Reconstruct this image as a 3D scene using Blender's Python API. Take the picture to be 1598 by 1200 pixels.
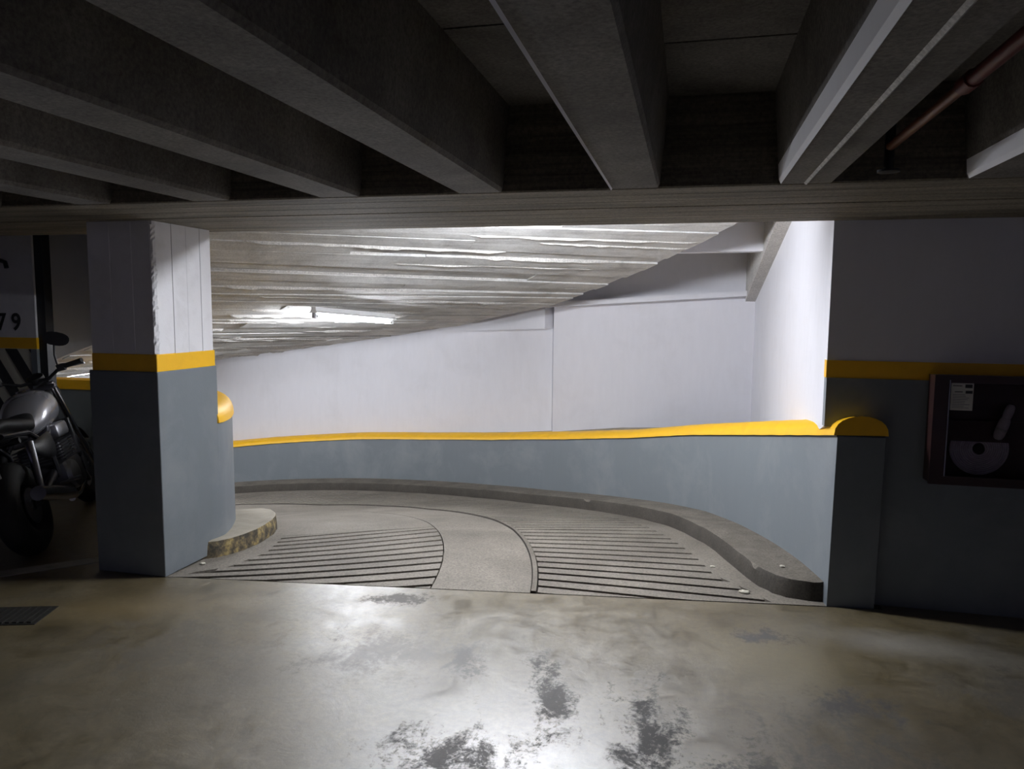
import bpy, bmesh, math, random
from mathutils import Vector, Matrix
random.seed(7)
S = bpy.context.scene
for o in list(bpy.data.objects): bpy.data.objects.remove(o)
COL = S.collection
R_ = math.radians

# ------------------------------------------------------------------ camera
H = 1.6; YAW = R_(13.4); PITCH = R_(5.75); ROLL = R_(0.5); FPX = 1150.0
F = Vector((-math.sin(YAW)*math.cos(PITCH), math.cos(YAW)*math.cos(PITCH), -math.sin(PITCH)))
R0 = Vector((math.cos(YAW), math.sin(YAW), 0)); U0 = R0.cross(F)
RR = R0*math.cos(ROLL)+U0*math.sin(ROLL); UU = U0*math.cos(ROLL)-R0*math.sin(ROLL)
cam_d = bpy.data.cameras.new('camera'); cam = bpy.data.objects.new('camera', cam_d); COL.objects.link(cam)
M = Matrix((RR, UU, -F)).transposed().to_4x4(); M.translation = (0, 0, H)
cam.matrix_world = M
cam_d.sensor_fit = 'HORIZONTAL'; cam_d.sensor_width = 36.0; cam_d.lens = 36.0*FPX/1598.0
cam_d.clip_start = 0.05; cam_d.clip_end = 100
S.camera = cam

# ------------------------------------------------------------------ world, exposure
w = bpy.data.worlds.new('world'); S.world = w; w.use_nodes = True
w.node_tree.nodes['Background'].inputs[0].default_value = (0.05, 0.05, 0.06, 1)
w.node_tree.nodes['Background'].inputs[1].default_value = 0.05
S.view_settings.view_transform = 'Standard'; S.view_settings.look = 'None'
S.view_settings.exposure = 0.0; S.view_settings.gamma = 1.0; S.view_settings.use_curve_mapping = False

TUBE_SEEN = 270.0        # emission of the tube in view
TUBE_BEAM = 570.0        # emission of the tube behind the beam
TUBE_DOWN = 520.0        # emission of the tube further down the ramp, behind the column
TUBE_GARAGE = 42.0       # emission of the garage tubes behind the camera

# ------------------------------------------------------------------ helpers
def mat(name):
    m = bpy.data.materials.new(name); m.use_nodes = True
    nt = m.node_tree; b = nt.nodes['Principled BSDF']
    return m, nt, b
def nd(nt, t, **kw):
    n = nt.nodes.new(t)
    for k, v in kw.items(): setattr(n, k, v)
    return n
def noise(nt, vec, scale, detail=6, rough=0.6, dist=0.0):
    n = nd(nt, 'ShaderNodeTexNoise'); n.inputs['Scale'].default_value = scale
    n.inputs['Detail'].default_value = detail; n.inputs['Roughness'].default_value = rough
    n.inputs['Distortion'].default_value = dist
    if vec is not None: nt.links.new(vec, n.inputs['Vector'])
    return n.outputs['Fac']
def ramp(nt, fac, stops):
    r = nd(nt, 'ShaderNodeValToRGB'); e = r.color_ramp.elements
    while len(e) < len(stops): e.new(0.5)
    for i, (p, c) in enumerate(stops):
        e[i].position = p
        e[i].color = (c, c, c, 1) if not hasattr(c, '__len__') else (*c, 1)
    nt.links.new(fac, r.inputs['Fac']); return r.outputs['Color']
def mix(nt, fac, a, b, mode='MIX'):
    n = nd(nt, 'ShaderNodeMix'); n.data_type = 'RGBA'; n.blend_type = mode
    for s, v in ((n.inputs[0], fac), (n.inputs[6], a), (n.inputs[7], b)):
        if isinstance(v, bpy.types.NodeSocket): nt.links.new(v, s)
        elif hasattr(v, '__len__'): s.default_value = (*v, 1)
        else: s.default_value = v
    return n.outputs[2]
def math_(nt, op, a, b=None, clamp=False):
    n = nd(nt, 'ShaderNodeMath'); n.operation = op; n.use_clamp = clamp
    for s, v in ((n.inputs[0], a), (n.inputs[1], b)):
        if v is None: continue
        if isinstance(v, bpy.types.NodeSocket): nt.links.new(v, s)
        else: s.default_value = v
    return n.outputs[0]
def pos(nt, scale=(1, 1, 1), rot=0):
    g = nd(nt, 'ShaderNodeNewGeometry')
    mp = nd(nt, 'ShaderNodeMapping'); mp.inputs['Scale'].default_value = scale
    mp.inputs['Rotation'].default_value = (0, 0, rot)
    nt.links.new(g.outputs['Position'], mp.inputs['Vector']); return mp.outputs['Vector']
def bump(nt, b, h, strength=0.3, dist=0.01):
    n = nd(nt, 'ShaderNodeBump'); n.inputs['Strength'].default_value = strength; n.inputs['Distance'].default_value = dist
    nt.links.new(h, n.inputs['Height']); nt.links.new(n.outputs['Normal'], b.inputs['Normal'])

def simple(name, col, rough=0.5, metal=0.0, var=0.1, scale=8.0, bmp=0.0, spec=0.5):
    m, nt, b = mat(name)
    p = pos(nt)
    n = noise(nt, p, scale)
    lo = tuple(c*(1-var) for c in col); hi = tuple(min(1, c*(1+var)) for c in col)
    c = ramp(nt, n, [(0.3, lo), (0.7, hi)])
    nt.links.new(c, b.inputs['Base Color'])
    b.inputs['Roughness'].default_value = rough; b.inputs['Metallic'].default_value = metal
    b.inputs['Specular IOR Level'].default_value = spec
    if bmp: bump(nt, b, noise(nt, p, scale*8), bmp, 0.004)
    return m

def paint(name, col, dirt=(0.3, 0.27, 0.22), amount=0.25, rough=0.6, scale=2.0, bmp=0.15):
    m, nt, b = mat(name)
    p = pos(nt)
    n1 = noise(nt, p, scale, 8, 0.65, 0.4)
    n2 = noise(nt, pos(nt, (6, 6, 1.2)), 2.5, 6, 0.6)
    f = math_(nt, 'MULTIPLY', ramp(nt, n1, [(0.5, 0.0), (0.85, 1.0)]), amount)
    c = mix(nt, f, col, dirt)
    v = ramp(nt, n2, [(0.3, 0.965), (0.7, 1.0)])
    c = mix(nt, 1.0, c, v, 'MULTIPLY')
    nt.links.new(c, b.inputs['Base Color'])
    b.inputs['Roughness'].default_value = rough
    bump(nt, b, noise(nt, p, 90, 4), bmp, 0.004)
    return m

def concrete(name, lo, hi, rough=0.75, scale=3.0, grain=(1, 1, 1), bmp=0.4, spec=0.4, side_dirt=False):
    m, nt, b = mat(name)
    p = pos(nt, grain)
    n1 = noise(nt, p, scale, 10, 0.65, 0.3)
    c = ramp(nt, n1, [(0.3, lo), (0.7, hi)])
    fine = noise(nt, pos(nt), 75, 5, .7)
    c = mix(nt, 1.0, c, ramp(nt, fine, [(0.32, 0.58), (0.64, 1.2)]), 'MULTIPLY')
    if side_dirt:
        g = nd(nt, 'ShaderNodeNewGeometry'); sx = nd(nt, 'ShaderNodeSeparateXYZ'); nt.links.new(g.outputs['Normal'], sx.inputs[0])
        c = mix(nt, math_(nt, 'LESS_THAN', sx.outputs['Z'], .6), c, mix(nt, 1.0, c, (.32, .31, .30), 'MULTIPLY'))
    nt.links.new(c, b.inputs['Base Color'])
    b.inputs['Roughness'].default_value = rough
    b.inputs['Specular IOR Level'].default_value = spec
    bump(nt, b, fine, bmp, 0.006)
    return m

WHITE = paint('white_paint', (0.77, 0.765, 0.81), (0.42, 0.40, 0.38), 0.18)
WHITE_COL = paint('white_column_paint', (0.78, 0.77, 0.79), (0.35, 0.33, 0.30), 0.35, scale=5)
GREY = paint('grey_paint', (0.175, 0.197, 0.216), (0.33, 0.345, 0.35), 0.55, rough=0.5, scale=1.6)
YELLOW = paint('yellow_paint', (0.93, 0.51, 0.006), (0.55, 0.30, 0.03), 0.35, rough=0.5, scale=6)
JOIST = concrete('joist_concrete', (0.09, 0.08, 0.073), (0.23, 0.212, 0.195), 0.85, 2.5)
BEAM = concrete('beam_concrete', (0.095, 0.08, 0.06), (0.30, 0.265, 0.21), 0.8, 3.0, (0.35, 3, 14))
def slab_material():
    m, nt, b = mat('board_marked_concrete')
    g = nd(nt, 'ShaderNodeNewGeometry'); sp = nd(nt, 'ShaderNodeSeparateXYZ'); nt.links.new(g.outputs['Position'], sp.inputs[0])
    dx = math_(nt, 'SUBTRACT', sp.outputs['X'], SPIRAL[0]); dy = math_(nt, 'SUBTRACT', sp.outputs['Y'], SPIRAL[1])
    ang = math_(nt, 'ARCTAN2', dy, dx); rad = math_(nt, 'SQRT', math_(nt, 'ADD', math_(nt, 'MULTIPLY', dx, dx), math_(nt, 'MULTIPLY', dy, dy)))
    cb = nd(nt, 'ShaderNodeCombineXYZ'); nt.links.new(math_(nt, 'MULTIPLY', ang, 30.0), cb.inputs[0]); nt.links.new(math_(nt, 'MULTIPLY', rad, .55), cb.inputs[1])
    st = noise(nt, cb.outputs[0], 2.2, 9, .7, .3); p = pos(nt)
    col = ramp(nt, st, [(.30, (.34, .33, .31)), (.44, (.57, .565, .55)), (.7, (.70, .695, .685))])
    bl = noise(nt, p, 2.4, 8, .65, .5)
    col = mix(nt, 1.0, col, ramp(nt, bl, [(.3, .68), (.55, 1.05)]), 'MULTIPLY')
    fine = noise(nt, p, 60, 6, .7)
    col = mix(nt, 1.0, col, ramp(nt, fine, [(.3, .82), (.6, 1.05)]), 'MULTIPLY')
    nt.links.new(col, b.inputs['Base Color']); b.inputs['Roughness'].default_value = .75; b.inputs['Specular IOR Level'].default_value = .3
    bump(nt, b, math_(nt, 'ADD', math_(nt, 'MULTIPLY', st, .3), math_(nt, 'MULTIPLY', fine, .6)), .6, .015)
    return m
SPIRAL = (-5.7627, 3.2803)
BOARDM = slab_material()
SLABC = concrete('slab_concrete', (0.47, 0.455, 0.43), (0.62, 0.60, 0.57), 0.7, 2.0, (1, 1, 1), 0.6)
RAMPC = concrete('ramp_concrete', (0.155, 0.137, 0.112), (0.265, 0.237, 0.198), 0.7, 1.6)
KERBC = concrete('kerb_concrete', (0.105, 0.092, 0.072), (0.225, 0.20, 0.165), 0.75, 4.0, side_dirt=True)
LEDGEC = concrete('ledge_concrete', (0.30, 0.26, 0.19), (0.48, 0.42, 0.32), 0.8, 5.0)
BLACK = simple('black_plastic', (0.012, 0.012, 0.014), 0.45)
RUBBER = simple('tyre_rubber', (0.014, 0.014, 0.015), 0.7, bmp=0.2)
CHROME = simple('chrome', (0.75, 0.75, 0.78), 0.15, 1.0, 0.03)
STEEL = simple('dull_steel', (0.35, 0.35, 0.37), 0.4, 1.0, 0.1)
SILVER = simple('silver_tank_paint', (0.62, 0.62, 0.66), 0.25, 0.7, 0.03)
GUNMETAL = simple('engine_metal', (0.09, 0.09, 0.1), 0.4, 0.8)
SEATM = simple('seat_vinyl', (0.015, 0.015, 0.016), 0.55, bmp=0.1)
PLATEW = simple('plate_white', (0.62, 0.62, 0.66), 0.5)
INK = simple('ink', (0.02, 0.02, 0.022), 0.6)
GREYINK = simple('grey_ink', (0.22, 0.22, 0.24), 0.6)
MIRROR = simple('mirror_glass', (0.5, 0.5, 0.52), 0.05, 1.0, 0.02)
REDLENS = simple('red_lens', (0.25, 0.01, 0.01), 0.2)
AMBER = simple('amber_lens', (0.5, 0.14, 0.02), 0.25)
CREAM = paint('cream_paint', (0.62, 0.60, 0.48), (0.3, 0.28, 0.2), 0.4, scale=5)
PIPERED = simple('red_pipe_paint', (0.12, 0.018, 0.014), 0.5)
PIPEORANGE = simple('primer_pipe_paint', (0.17, 0.06, 0.028), 0.45)
CABINET = simple('cabinet_paint', (0.035, 0.014, 0.013), 0.4)
HOSE = simple('hose_canvas', (0.42, 0.38, 0.45), 0.9, scale=40, bmp=0.3)
IRON = simple('cast_iron', (0.035, 0.033, 0.03), 0.6, 0.4, bmp=0.3)
LAMPW = simple('lamp_enamel', (0.8, 0.8, 0.8), 0.4)
PAPER = simple('paper', (0.66, 0.64, 0.58), 0.8)
SCRAP = simple('litter', (0.62, 0.58, 0.48), 0.9)
LINEP = paint('line_paint', (0.42, 0.41, 0.39), (0.1, 0.1, 0.09), 0.7, scale=9)

def emitter(name, strength, col=(0.93, 0.95, 1.0)):
    m, nt, b = mat(name)
    b.inputs['Emission Color'].default_value = (*col, 1); b.inputs['Emission Strength'].default_value = strength
    b.inputs['Base Color'].default_value = (0.9, 0.9, 0.9, 1)
    return m
GLASS, gnt, gb = mat('cabinet_glass')
gb.inputs['Transmission Weight'].default_value = 1.0; gb.inputs['Roughness'].default_value = 0.03; gb.inputs['IOR'].default_value = 1.05
gb.inputs['Base Color'].default_value = (0.9, 0.88, 0.9, 1)

def obj(name, bm, m, parent=None, smooth=False):
    me = bpy.data.meshes.new(name)
    bmesh.ops.recalc_face_normals(bm, faces=bm.faces[:])
    bm.to_mesh(me); bm.free()
    if m: me.materials.append(m)
    if smooth:
        for p in me.polygons: p.use_smooth = True
        if hasattr(me, 'set_sharp_from_angle'): me.set_sharp_from_angle(angle=R_(38))
    o = bpy.data.objects.new(name, me); COL.objects.link(o)
    if parent: o.parent = parent
    return o
def tag(o, label=None, cat=None, group=None, kind=None):
    if label: o['label'] = label
    if cat: o['category'] = cat
    if group: o['group'] = group
    if kind: o['kind'] = kind
    return o
def empty(name, loc, label, cat, rot=(0, 0, 0), group=None):
    o = bpy.data.objects.new(name, None); COL.objects.link(o); o.location = loc; o.rotation_euler = rot
    o.empty_display_size = 0.1
    return tag(o, label, cat, group)
def box(bm, x0, x1, y0, y1, z0, z1, bev=0.0):
    vs = [bm.verts.new((x, y, z)) for x in (x0, x1) for y in (y0, y1) for z in (z0, z1)]
    fs = [bm.faces.new([vs[i] for i in f]) for f in ((0,1,3,2),(4,6,7,5),(0,4,5,1),(2,3,7,6),(0,2,6,4),(1,5,7,3))]
    if bev:
        es = {e for f in fs for e in f.edges}
        bmesh.ops.bevel(bm, geom=list(es), offset=bev, segments=2, affect='EDGES', profile=0.5)
    return bm
def nb(): return bmesh.new()
def boxm(*a, **k): return box(nb(), *a, **k)
def prism(bm, pts, z0, z1):
    """plan polygon (x,y) extruded between z0 and z1 (numbers or functions of x,y)"""
    g0 = z0 if callable(z0) else (lambda x, y: z0)
    g1 = z1 if callable(z1) else (lambda x, y: z1)
    a = [bm.verts.new((x, y, g0(x, y))) for x, y in pts]; b = [bm.verts.new((x, y, g1(x, y))) for x, y in pts]
    n = len(pts)
    bm.faces.new(a[::-1]); bm.faces.new(b)
    for i in range(n): bm.faces.new((a[i], a[(i+1) % n], b[(i+1) % n], b[i]))
    return bm
def extrude_poly(bm, pts3, d):
    a = [bm.verts.new(p) for p in pts3]; b = [bm.verts.new(Vector(p)+Vector(d)) for p in pts3]; n = len(a)
    bm.faces.new(a[::-1]); bm.faces.new(b)
    for i in range(n): bm.faces.new((a[i], a[(i+1) % n], b[(i+1) % n], b[i]))
    return bm
def tube(bm, pts, r, seg=10, closed=False):
    pts = [Vector(p) for p in pts]; n = len(pts)
    rs = r if hasattr(r, '__len__') else [r]*n
    rings = []; prev = None
    for i, p in enumerate(pts):
        if closed: t = (pts[(i+1) % n]-pts[i-1]).normalized()
        else: t = (pts[min(i+1, n-1)]-pts[max(i-1, 0)]).normalized()
        if prev is None:
            a = Vector((0, 0, 1)) if abs(t.z) < 0.9 else Vector((1, 0, 0))
            u = t.cross(a).normalized()
        else: u = (prev-t*prev.dot(t)).normalized()
        prev = u; v = t.cross(u)
        rings.append([bm.verts.new(p+(u*math.cos(2*math.pi*k/seg)+v*math.sin(2*math.pi*k/seg))*rs[i]) for k in range(seg)])
    for i in range(n if closed else n-1):
        a, b = rings[i], rings[(i+1) % n]
        for k in range(seg): bm.faces.new((a[k], a[(k+1) % seg], b[(k+1) % seg], b[k]))
    if not closed: bm.faces.new(rings[0][::-1]); bm.faces.new(rings[-1])
    return bm
def lathe(bm, prof, origin, axis, seg=24):
    """prof: list of (radius, distance along axis)"""
    ax = Vector(axis).normalized(); a = Vector((0, 0, 1)) if abs(ax.z) < 0.9 else Vector((1, 0, 0))
    u = ax.cross(a).normalized(); v = ax.cross(u); o = Vector(origin); rings = []
    for r, d in prof:
        rings.append([bm.verts.new(o+ax*d+(u*math.cos(2*math.pi*k/seg)+v*math.sin(2*math.pi*k/seg))*max(r, 1e-4)) for k in range(seg)])
    for i in range(len(prof)-1):
        for k in range(seg): bm.faces.new((rings[i][k], rings[i][(k+1) % seg], rings[i+1][(k+1) % seg], rings[i+1][k]))
    bm.faces.new(rings[0][::-1]); bm.faces.new(rings[-1])
    return bm
def loft(bm, secs, seg=20, power=2.0):
    """secs: (centre, half width vector, half height vector) superellipse cross sections"""
    rings = []
    for c, hw, hh in secs:
        c, hw, hh = Vector(c), Vector(hw), Vector(hh); ring = []
        for k in range(seg):
            t = 2*math.pi*k/seg; ct, st = math.cos(t), math.sin(t)
            a = math.copysign(abs(ct)**(2/power), ct); b = math.copysign(abs(st)**(2/power), st)
            ring.append(bm.verts.new(c+hw*a+hh*b))
        rings.append(ring)
    for i in range(len(rings)-1):
        for k in range(seg): bm.faces.new((rings[i][k], rings[i][(k+1) % seg], rings[i+1][(k+1) % seg], rings[i+1][k]))
    bm.faces.new(rings[0][::-1]); bm.faces.new(rings[-1])
    return bm

# ------------------------------------------------------------------ the spiral: one centre, angle and radius
A0 = R_(8.0); RI = 2.8; RO = 6.61
CX = -2.99-RI*math.cos(A0); CY = 3.67-RI*math.sin(A0)
def interp(x, xs, ys):
    if x <= xs[0]: return ys[0]
    for i in range(len(xs)-1):
        if x <= xs[i+1]: return ys[i]+(ys[i+1]-ys[i])*(x-xs[i])/(xs[i+1]-xs[i])
    return ys[-1]
ZFT = ([-10,0,4,8,13,18,24,30,36,42,52,62,73,84,92,120,200],[0,0,-.02,-.05,-.095,-.155,-.265,-.385,-.50,-.61,-.755,-.875,-.99,-1.11,-1.20,-1.55,-2.5])
ZCT = ([-10,0,8,15,24,33,42,58,72,82,92,120,200],[2.62,2.56,2.46,2.27,2.09,1.895,1.67,1.38,1.15,.98,.82,.45,-.6])
ZTT = ([-5,0,10,21,30,40,52,62,72,85,90,120,200],[.945,.945,.75,.535,.335,.14,-.06,-.19,-.29,-.45,-.52,-.87,-1.8])
def P(r, ph): a = A0+R_(ph); return (CX+r*math.cos(a), CY+r*math.sin(a))
def zfloor(r, ph):
    p = interp(ph, [25, 65], [1.5, .55])
    return interp(ph, *ZFT)*min(1.0, (r/6.3)**p)
def zslab(r, ph): return interp(ph, *ZCT)+0.2*(1-min(r, RO)/RO)*interp(ph, [50, 80], [0, 1])
def ztop(ph): return interp(ph, *ZTT)
def patch(bm, r0, r1, lo, hi, nr, nph, zt, zb):
    """curved prism between two radii and two angle curves; zt, zb are functions of (r, ph)"""
    lo_ = lo if callable(lo) else (lambda r: lo); hi_ = hi if callable(hi) else (lambda r: hi)
    T = []; B = []
    for i in range(nr+1):
        r = r0+(r1-r0)*i/nr; a, b = lo_(r), hi_(r); t = []; u = []
        for j in range(nph+1):
            ph = a+(b-a)*j/nph; x, y = P(r, ph)
            t.append(bm.verts.new((x, y, zt(r, ph)))); u.append(bm.verts.new((x, y, zb(r, ph))))
        T.append(t); B.append(u)
    for i in range(nr):
        for j in range(nph):
            bm.faces.new((T[i][j], T[i+1][j], T[i+1][j+1], T[i][j+1]))
            bm.faces.new((B[i][j], B[i][j+1], B[i+1][j+1], B[i+1][j]))
    for j in range(nph):
        bm.faces.new((T[0][j], T[0][j+1], B[0][j+1], B[0][j])); bm.faces.new((T[nr][j], B[nr][j], B[nr][j+1], T[nr][j+1]))
    for i in range(nr):
        bm.faces.new((T[i][0], B[i][0], B[i+1][0], T[i+1][0])); bm.faces.new((T[i][nph], T[i+1][nph], B[i+1][nph], B[i][nph]))
    return bm
def sweep(bm, prof, phis):
    """prof(ph) -> list of (r, z); swept round the spiral, capped"""
    rings = []
    for ph in phis:
        rings.append([bm.verts.new((*P(r, ph), z)) for r, z in prof(ph)])
    n = len(rings[0])
    for a, b in zip(rings, rings[1:]):
        for k in range(n): bm.faces.new((a[k], a[(k+1) % n], b[(k+1) % n], b[k]))
    bm.faces.new(rings[0][::-1]); bm.faces.new(rings[-1])
    return bm
def frange(a, b, n): return [a+(b-a)*i/n for i in range(n+1)]

# ------------------------------------------------------------------ floor of the garage (structure)
def floor_material():
    m, nt, b = mat('floor_concrete')
    p = pos(nt)
    big = noise(nt, p, 0.9, 8, 0.6, 0.6); mid = noise(nt, p, 4.5, 12, 0.75, 0.9); fine = noise(nt, p, 28, 8, 0.7)
    col = ramp(nt, big, [(0.3, (0.100, 0.070, 0.022)), (0.5, (0.128, 0.098, 0.045)), (0.7, (0.142, 0.122, 0.086))])
    col = mix(nt, 1.0, col, ramp(nt, mid, [(0.30, 0.5), (0.45, 0.92), (0.65, 1.18)]), 'MULTIPLY')
    col = mix(nt, 1.0, col, ramp(nt, fine, [(0.32, 0.62), (0.62, 1.15)]), 'MULTIPLY')
    g = nd(nt, 'ShaderNodeNewGeometry')
    SPECK = math_(nt, 'ADD', math_(nt, 'MULTIPLY', noise(nt, pos(nt, (1.25, .7, 1), R_(-12)), 6.5, 8, 0.72, 0.6), .6), math_(nt, 'MULTIPLY', noise(nt, p, 38, 8, 0.75, 0.3), .4))
    def blob(x, y, rx, ry, rot, edge=0.35, wob=0.9, nscale=4.0, speck=True):
        """a soft irregular patch of its own shape on the floor"""
        mp = nd(nt, 'ShaderNodeMapping'); mp.vector_type = 'TEXTURE'
        mp.inputs['Location'].default_value = (x, y, 0); mp.inputs['Rotation'].default_value = (0, 0, R_(rot))
        mp.inputs['Scale'].default_value = (rx, ry, 1)
        nt.links.new(g.outputs['Position'], mp.inputs['Vector'])
        ln = nd(nt, 'ShaderNodeVectorMath'); ln.operation = 'LENGTH'; nt.links.new(mp.outputs['Vector'], ln.inputs[0])
        n = noise(nt, p, nscale, 8, 0.72, 0.4)
        d = math_(nt, 'ADD', ln.outputs['Value'], math_(nt, 'MULTIPLY', math_(nt, 'SUBTRACT', n, 0.5), wob))
        soft = ramp(nt, d, [(max(0, 1-edge), 1.0), (1+edge*0.6, 0.0)])
        if not speck: return soft
        k = math_(nt, 'ADD', math_(nt, 'MULTIPLY', soft, 0.62), math_(nt, 'MULTIPLY', math_(nt, 'SUBTRACT', SPECK, 0.5), 2.6))
        return math_(nt, 'MULTIPLY', ramp(nt, k, [(0.36, 0.0), (0.62, 1.0)]), ramp(nt, soft, [(0.0, 0.0), (0.25, 1.0)]))
    rough = ramp(nt, math_(nt, 'ADD', math_(nt, 'MULTIPLY', mid, .5), math_(nt, 'MULTIPLY', SPECK, .5)), [(0.38, 0.29), (0.62, 0.56)])
    # (x, y, rx, ry, rot) and colour, strength
    spec = None
    for args, c, s, rg, sv in FLOOR_STAINS:
        k = math_(nt, 'MULTIPLY', blob(*args), s)
        col = mix(nt, k, col, c)
        rough = mix(nt, k, rough, (rg, rg, rg))
        spec = mix(nt, k, spec if spec is not None else (1.0, 1.0, 1.0), (sv, sv, sv))
    nt.links.new(col, b.inputs['Base Color']); nt.links.new(rough, b.inputs['Roughness'])
    nt.links.new(spec, b.inputs['Specular IOR Level']); b.inputs['IOR'].default_value = 1.95
    bump(nt, b, math_(nt, 'ADD', math_(nt, 'MULTIPLY', mid, 0.6), math_(nt, 'MULTIPLY', fine, 0.35)), 0.22, 0.012)
    return m
GREASE = (0.028, 0.026, 0.024)
FLOOR_STAINS = [
    # soft discolouration
    ((0.45, 3.45, .45, .50, 0, .8, .8, 3.0, False), (0.20, 0.16, 0.065), .5, .5, 1.0),
    ((-2.9, 3.2, .85, .22, 20, .9, .8, 4.0, False), (0.19, 0.13, 0.04), .55, .55, .8),
    ((-1.9, 2.6, .8, .3, 40, .9, 1.0, 4.0, False), (0.075, 0.062, 0.036), .5, .5, .8),
    ((-2.6, 2.4, .9, .7, 0, .9, .8, 3.0, False), (0.082, 0.066, 0.034), .5, .55, .5),
    ((1.1, 2.8, .8, .7, 0, .9, .8, 3.0, False), (0.075, 0.060, 0.036), .55, .55, .5),
    ((1.06, 3.78, .55, .20, -8, .9, 1.3, 3.0, False), (0.30, 0.285, 0.255), .5, .7, .6),
    # speckled grease and tyre marks
    ((-0.52, 2.95, .20, .75, 16, .9, .5, 5.0), GREASE, .85, .70, .2),
    ((-0.10, 2.70, .28, .85, 6, .9, .5, 5.0), GREASE, .95, .72, .2),
    ((0.08, 2.30, .32, .60, 0, .9, .5, 5.0), GREASE, .95, .72, .2),
    ((-0.80, 2.40, .50, .35, 20, .9, .6, 5.0), GREASE, .85, .70, .2),
    ((-0.35, 2.15, .50, .40, 0, .9, .6, 5.0), GREASE, .85, .70, .2),
    ((-1.52, 3.70, .36, .16, 18, .7, .5, 4.0), (0.065, 0.056, 0.045), .95, .62, .3),
    ((-0.95, 3.1, .20, .5, 24, .9, .6, 5.0), GREASE, .7, .66, .3),
    ((0.30, 2.55, .25, .5, 0, .9, .6, 5.0), GREASE, .8, .70, .2),
    ((0.72, 3.12, .36, .24, -20, .9, .5, 5.0), (0.05, 0.045, 0.045), .9, .65, .3),
    ((0.40, 3.70, .36, .20, 0, .9, .5, 5.0), (0.065, 0.06, 0.062), .9, .62, .4),
    ((-1.3, 3.1, .9, .5, 20, .9, .6, 5.0), (0.085, 0.075, 0.062), .6, .55, .6),
    ((0.6, 2.6, .8, .8, 0, .9, .6, 5.0), (0.06, 0.052, 0.042), .7, .6, .4),
    ((-2.3, 2.9, 1.1, .7, 20, .9, .6, 5.0), (0.075, 0.062, 0.04), .6, .55, .6),
    ((1.5, 3.3, .8, .6, 0, .9, .6, 5.0), (0.06, 0.052, 0.042), .6, .6, .5),
]
FLOORM = floor_material()
arc = [P(RI, ph) for ph in frange(0, 205, 50)]
fl = [(-9.5, -5.2), (5.2, -5.2), (5.2, 4.6), (P(6.9, -0.12)[0]+.0, 4.6), P(6.9, -0.12), P(RI, -0.12)] + arc + [(-9.5, arc[-1][1])]
floor = tag(obj('floor', prism(nb(), fl, -0.25, 0.0), FLOORM), kind='structure')
# faded bay line painted on the floor on the left
obj('painted_line', prism(nb(), [(-4.9, 2.62), (-4.78, 2.55), (-3.47, 3.86), (-3.56, 3.93)], 0.0, 0.003), LINEP, floor)

# ------------------------------------------------------------------ ceiling: slab panels, joists, edge beam (structure)
JX = [-.228+.646*k for k in range(-13, 9)]
YB0, YB1 = 3.06, 4.28
ZS = 2.09                       # the soffits of joists and beam are level
ceiling = tag(obj('ceiling', boxm(-9.5, 5.2, -5.2, YB1, 2.455, 2.80), JOIST), kind='structure')
def joist_bm(x):
    bm = nb()
    pr = [(-.090, ZS+.002), (.090, ZS+.002), (.099, ZS+.018), (.127, 2.46), (-.127, 2.46), (-.099, ZS+.018)]
    extrude_poly(bm, [(x+dx, -5.2, z) for dx, z in pr], (0, YB0+5.2, 0))
    return bm
jm = None
for i, x in enumerate(JX):
    if jm is None:
        o = obj('joist', joist_bm(0), JOIST, ceiling); jm = o.data; o.location.x = x
    else:
        o = bpy.data.objects.new('joist', jm); COL.objects.link(o); o.parent = ceiling; o.location.x = x
pm = None
for i in range(len(JX)-1):
    x = (JX[i]+JX[i+1])/2
    ys = [-5.15+1.05*k+(0.26 if i % 2 else 0) for k in range(9)]
    for a, b_ in zip(ys, ys[1:]+[YB0]):
        b_ = min(b_, YB0)
        if b_-a < .1: continue
        if pm is None: pm = boxm(-.215, .215, 0, 1, 2.44, 2.457); o = obj('slab_panel', pm, JOIST, ceiling); pm = o.data
        else: o = bpy.data.objects.new('slab_panel', pm); COL.objects.link(o); o.parent = ceiling
        o.location = (x, a+.006, 0); o.scale = (1, b_-a-.012, 1)
# cast seams under two joists: one pale, one whitened to stand for lamplight
x5 = JX[14]
obj('casting_seam', extrude_poly(nb(), [(x5-.010, -5.2, ZS+.003), (x5+.0, -5.2, ZS-.005), (x5+.010, -5.2, ZS+.003)], (0, YB0+5.19, 0)), SLABC, ceiling)
x4 = JX[13]
obj('casting_seam', extrude_poly(nb(), [(x4-.103, -5.2, ZS+.01), (x4-.094, -5.2, ZS-.005), (x4-.087, -5.2, ZS+.004)], (0, YB0+5.19, 0)), WHITE, ceiling)
for xj, wz in ((JX[14], .055), (JX[15], .05)):  # lamplight along these lower left edges, put in as white strips
    obj('painted_lit_edge', extrude_poly(nb(), [(xj-.0925, -5.2, ZS+.0), (xj-.101, -5.2, ZS+.017), (xj-.101-.08*wz, -5.2, ZS+.017+wz), (xj-.096-.08*wz, -5.2, ZS+.017+wz), (xj-.088, -5.2, ZS+.004)], (0, YB0+5.18, 0)), WHITE, ceiling)
# wide edge beam: form boards pressed into the soffit
bm = nb()
pr = [(YB0, 2.60), (YB0, ZS+.006), (YB0+.008, ZS)]
for yy, g in ((3.22, .004), (3.40, .004), (3.60, .016), (3.78, .004), (3.95, .004), (4.12, .004)): pr += [(yy-g, ZS), (yy, ZS+g), (yy+g, ZS)]
pr += [(YB1, ZS), (YB1, 2.60)]
extrude_poly(bm, [(-9.5, y, z) for y, z in pr], (14.7, 0, 0))
obj('edge_beam', bm, BEAM, ceiling)
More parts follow.
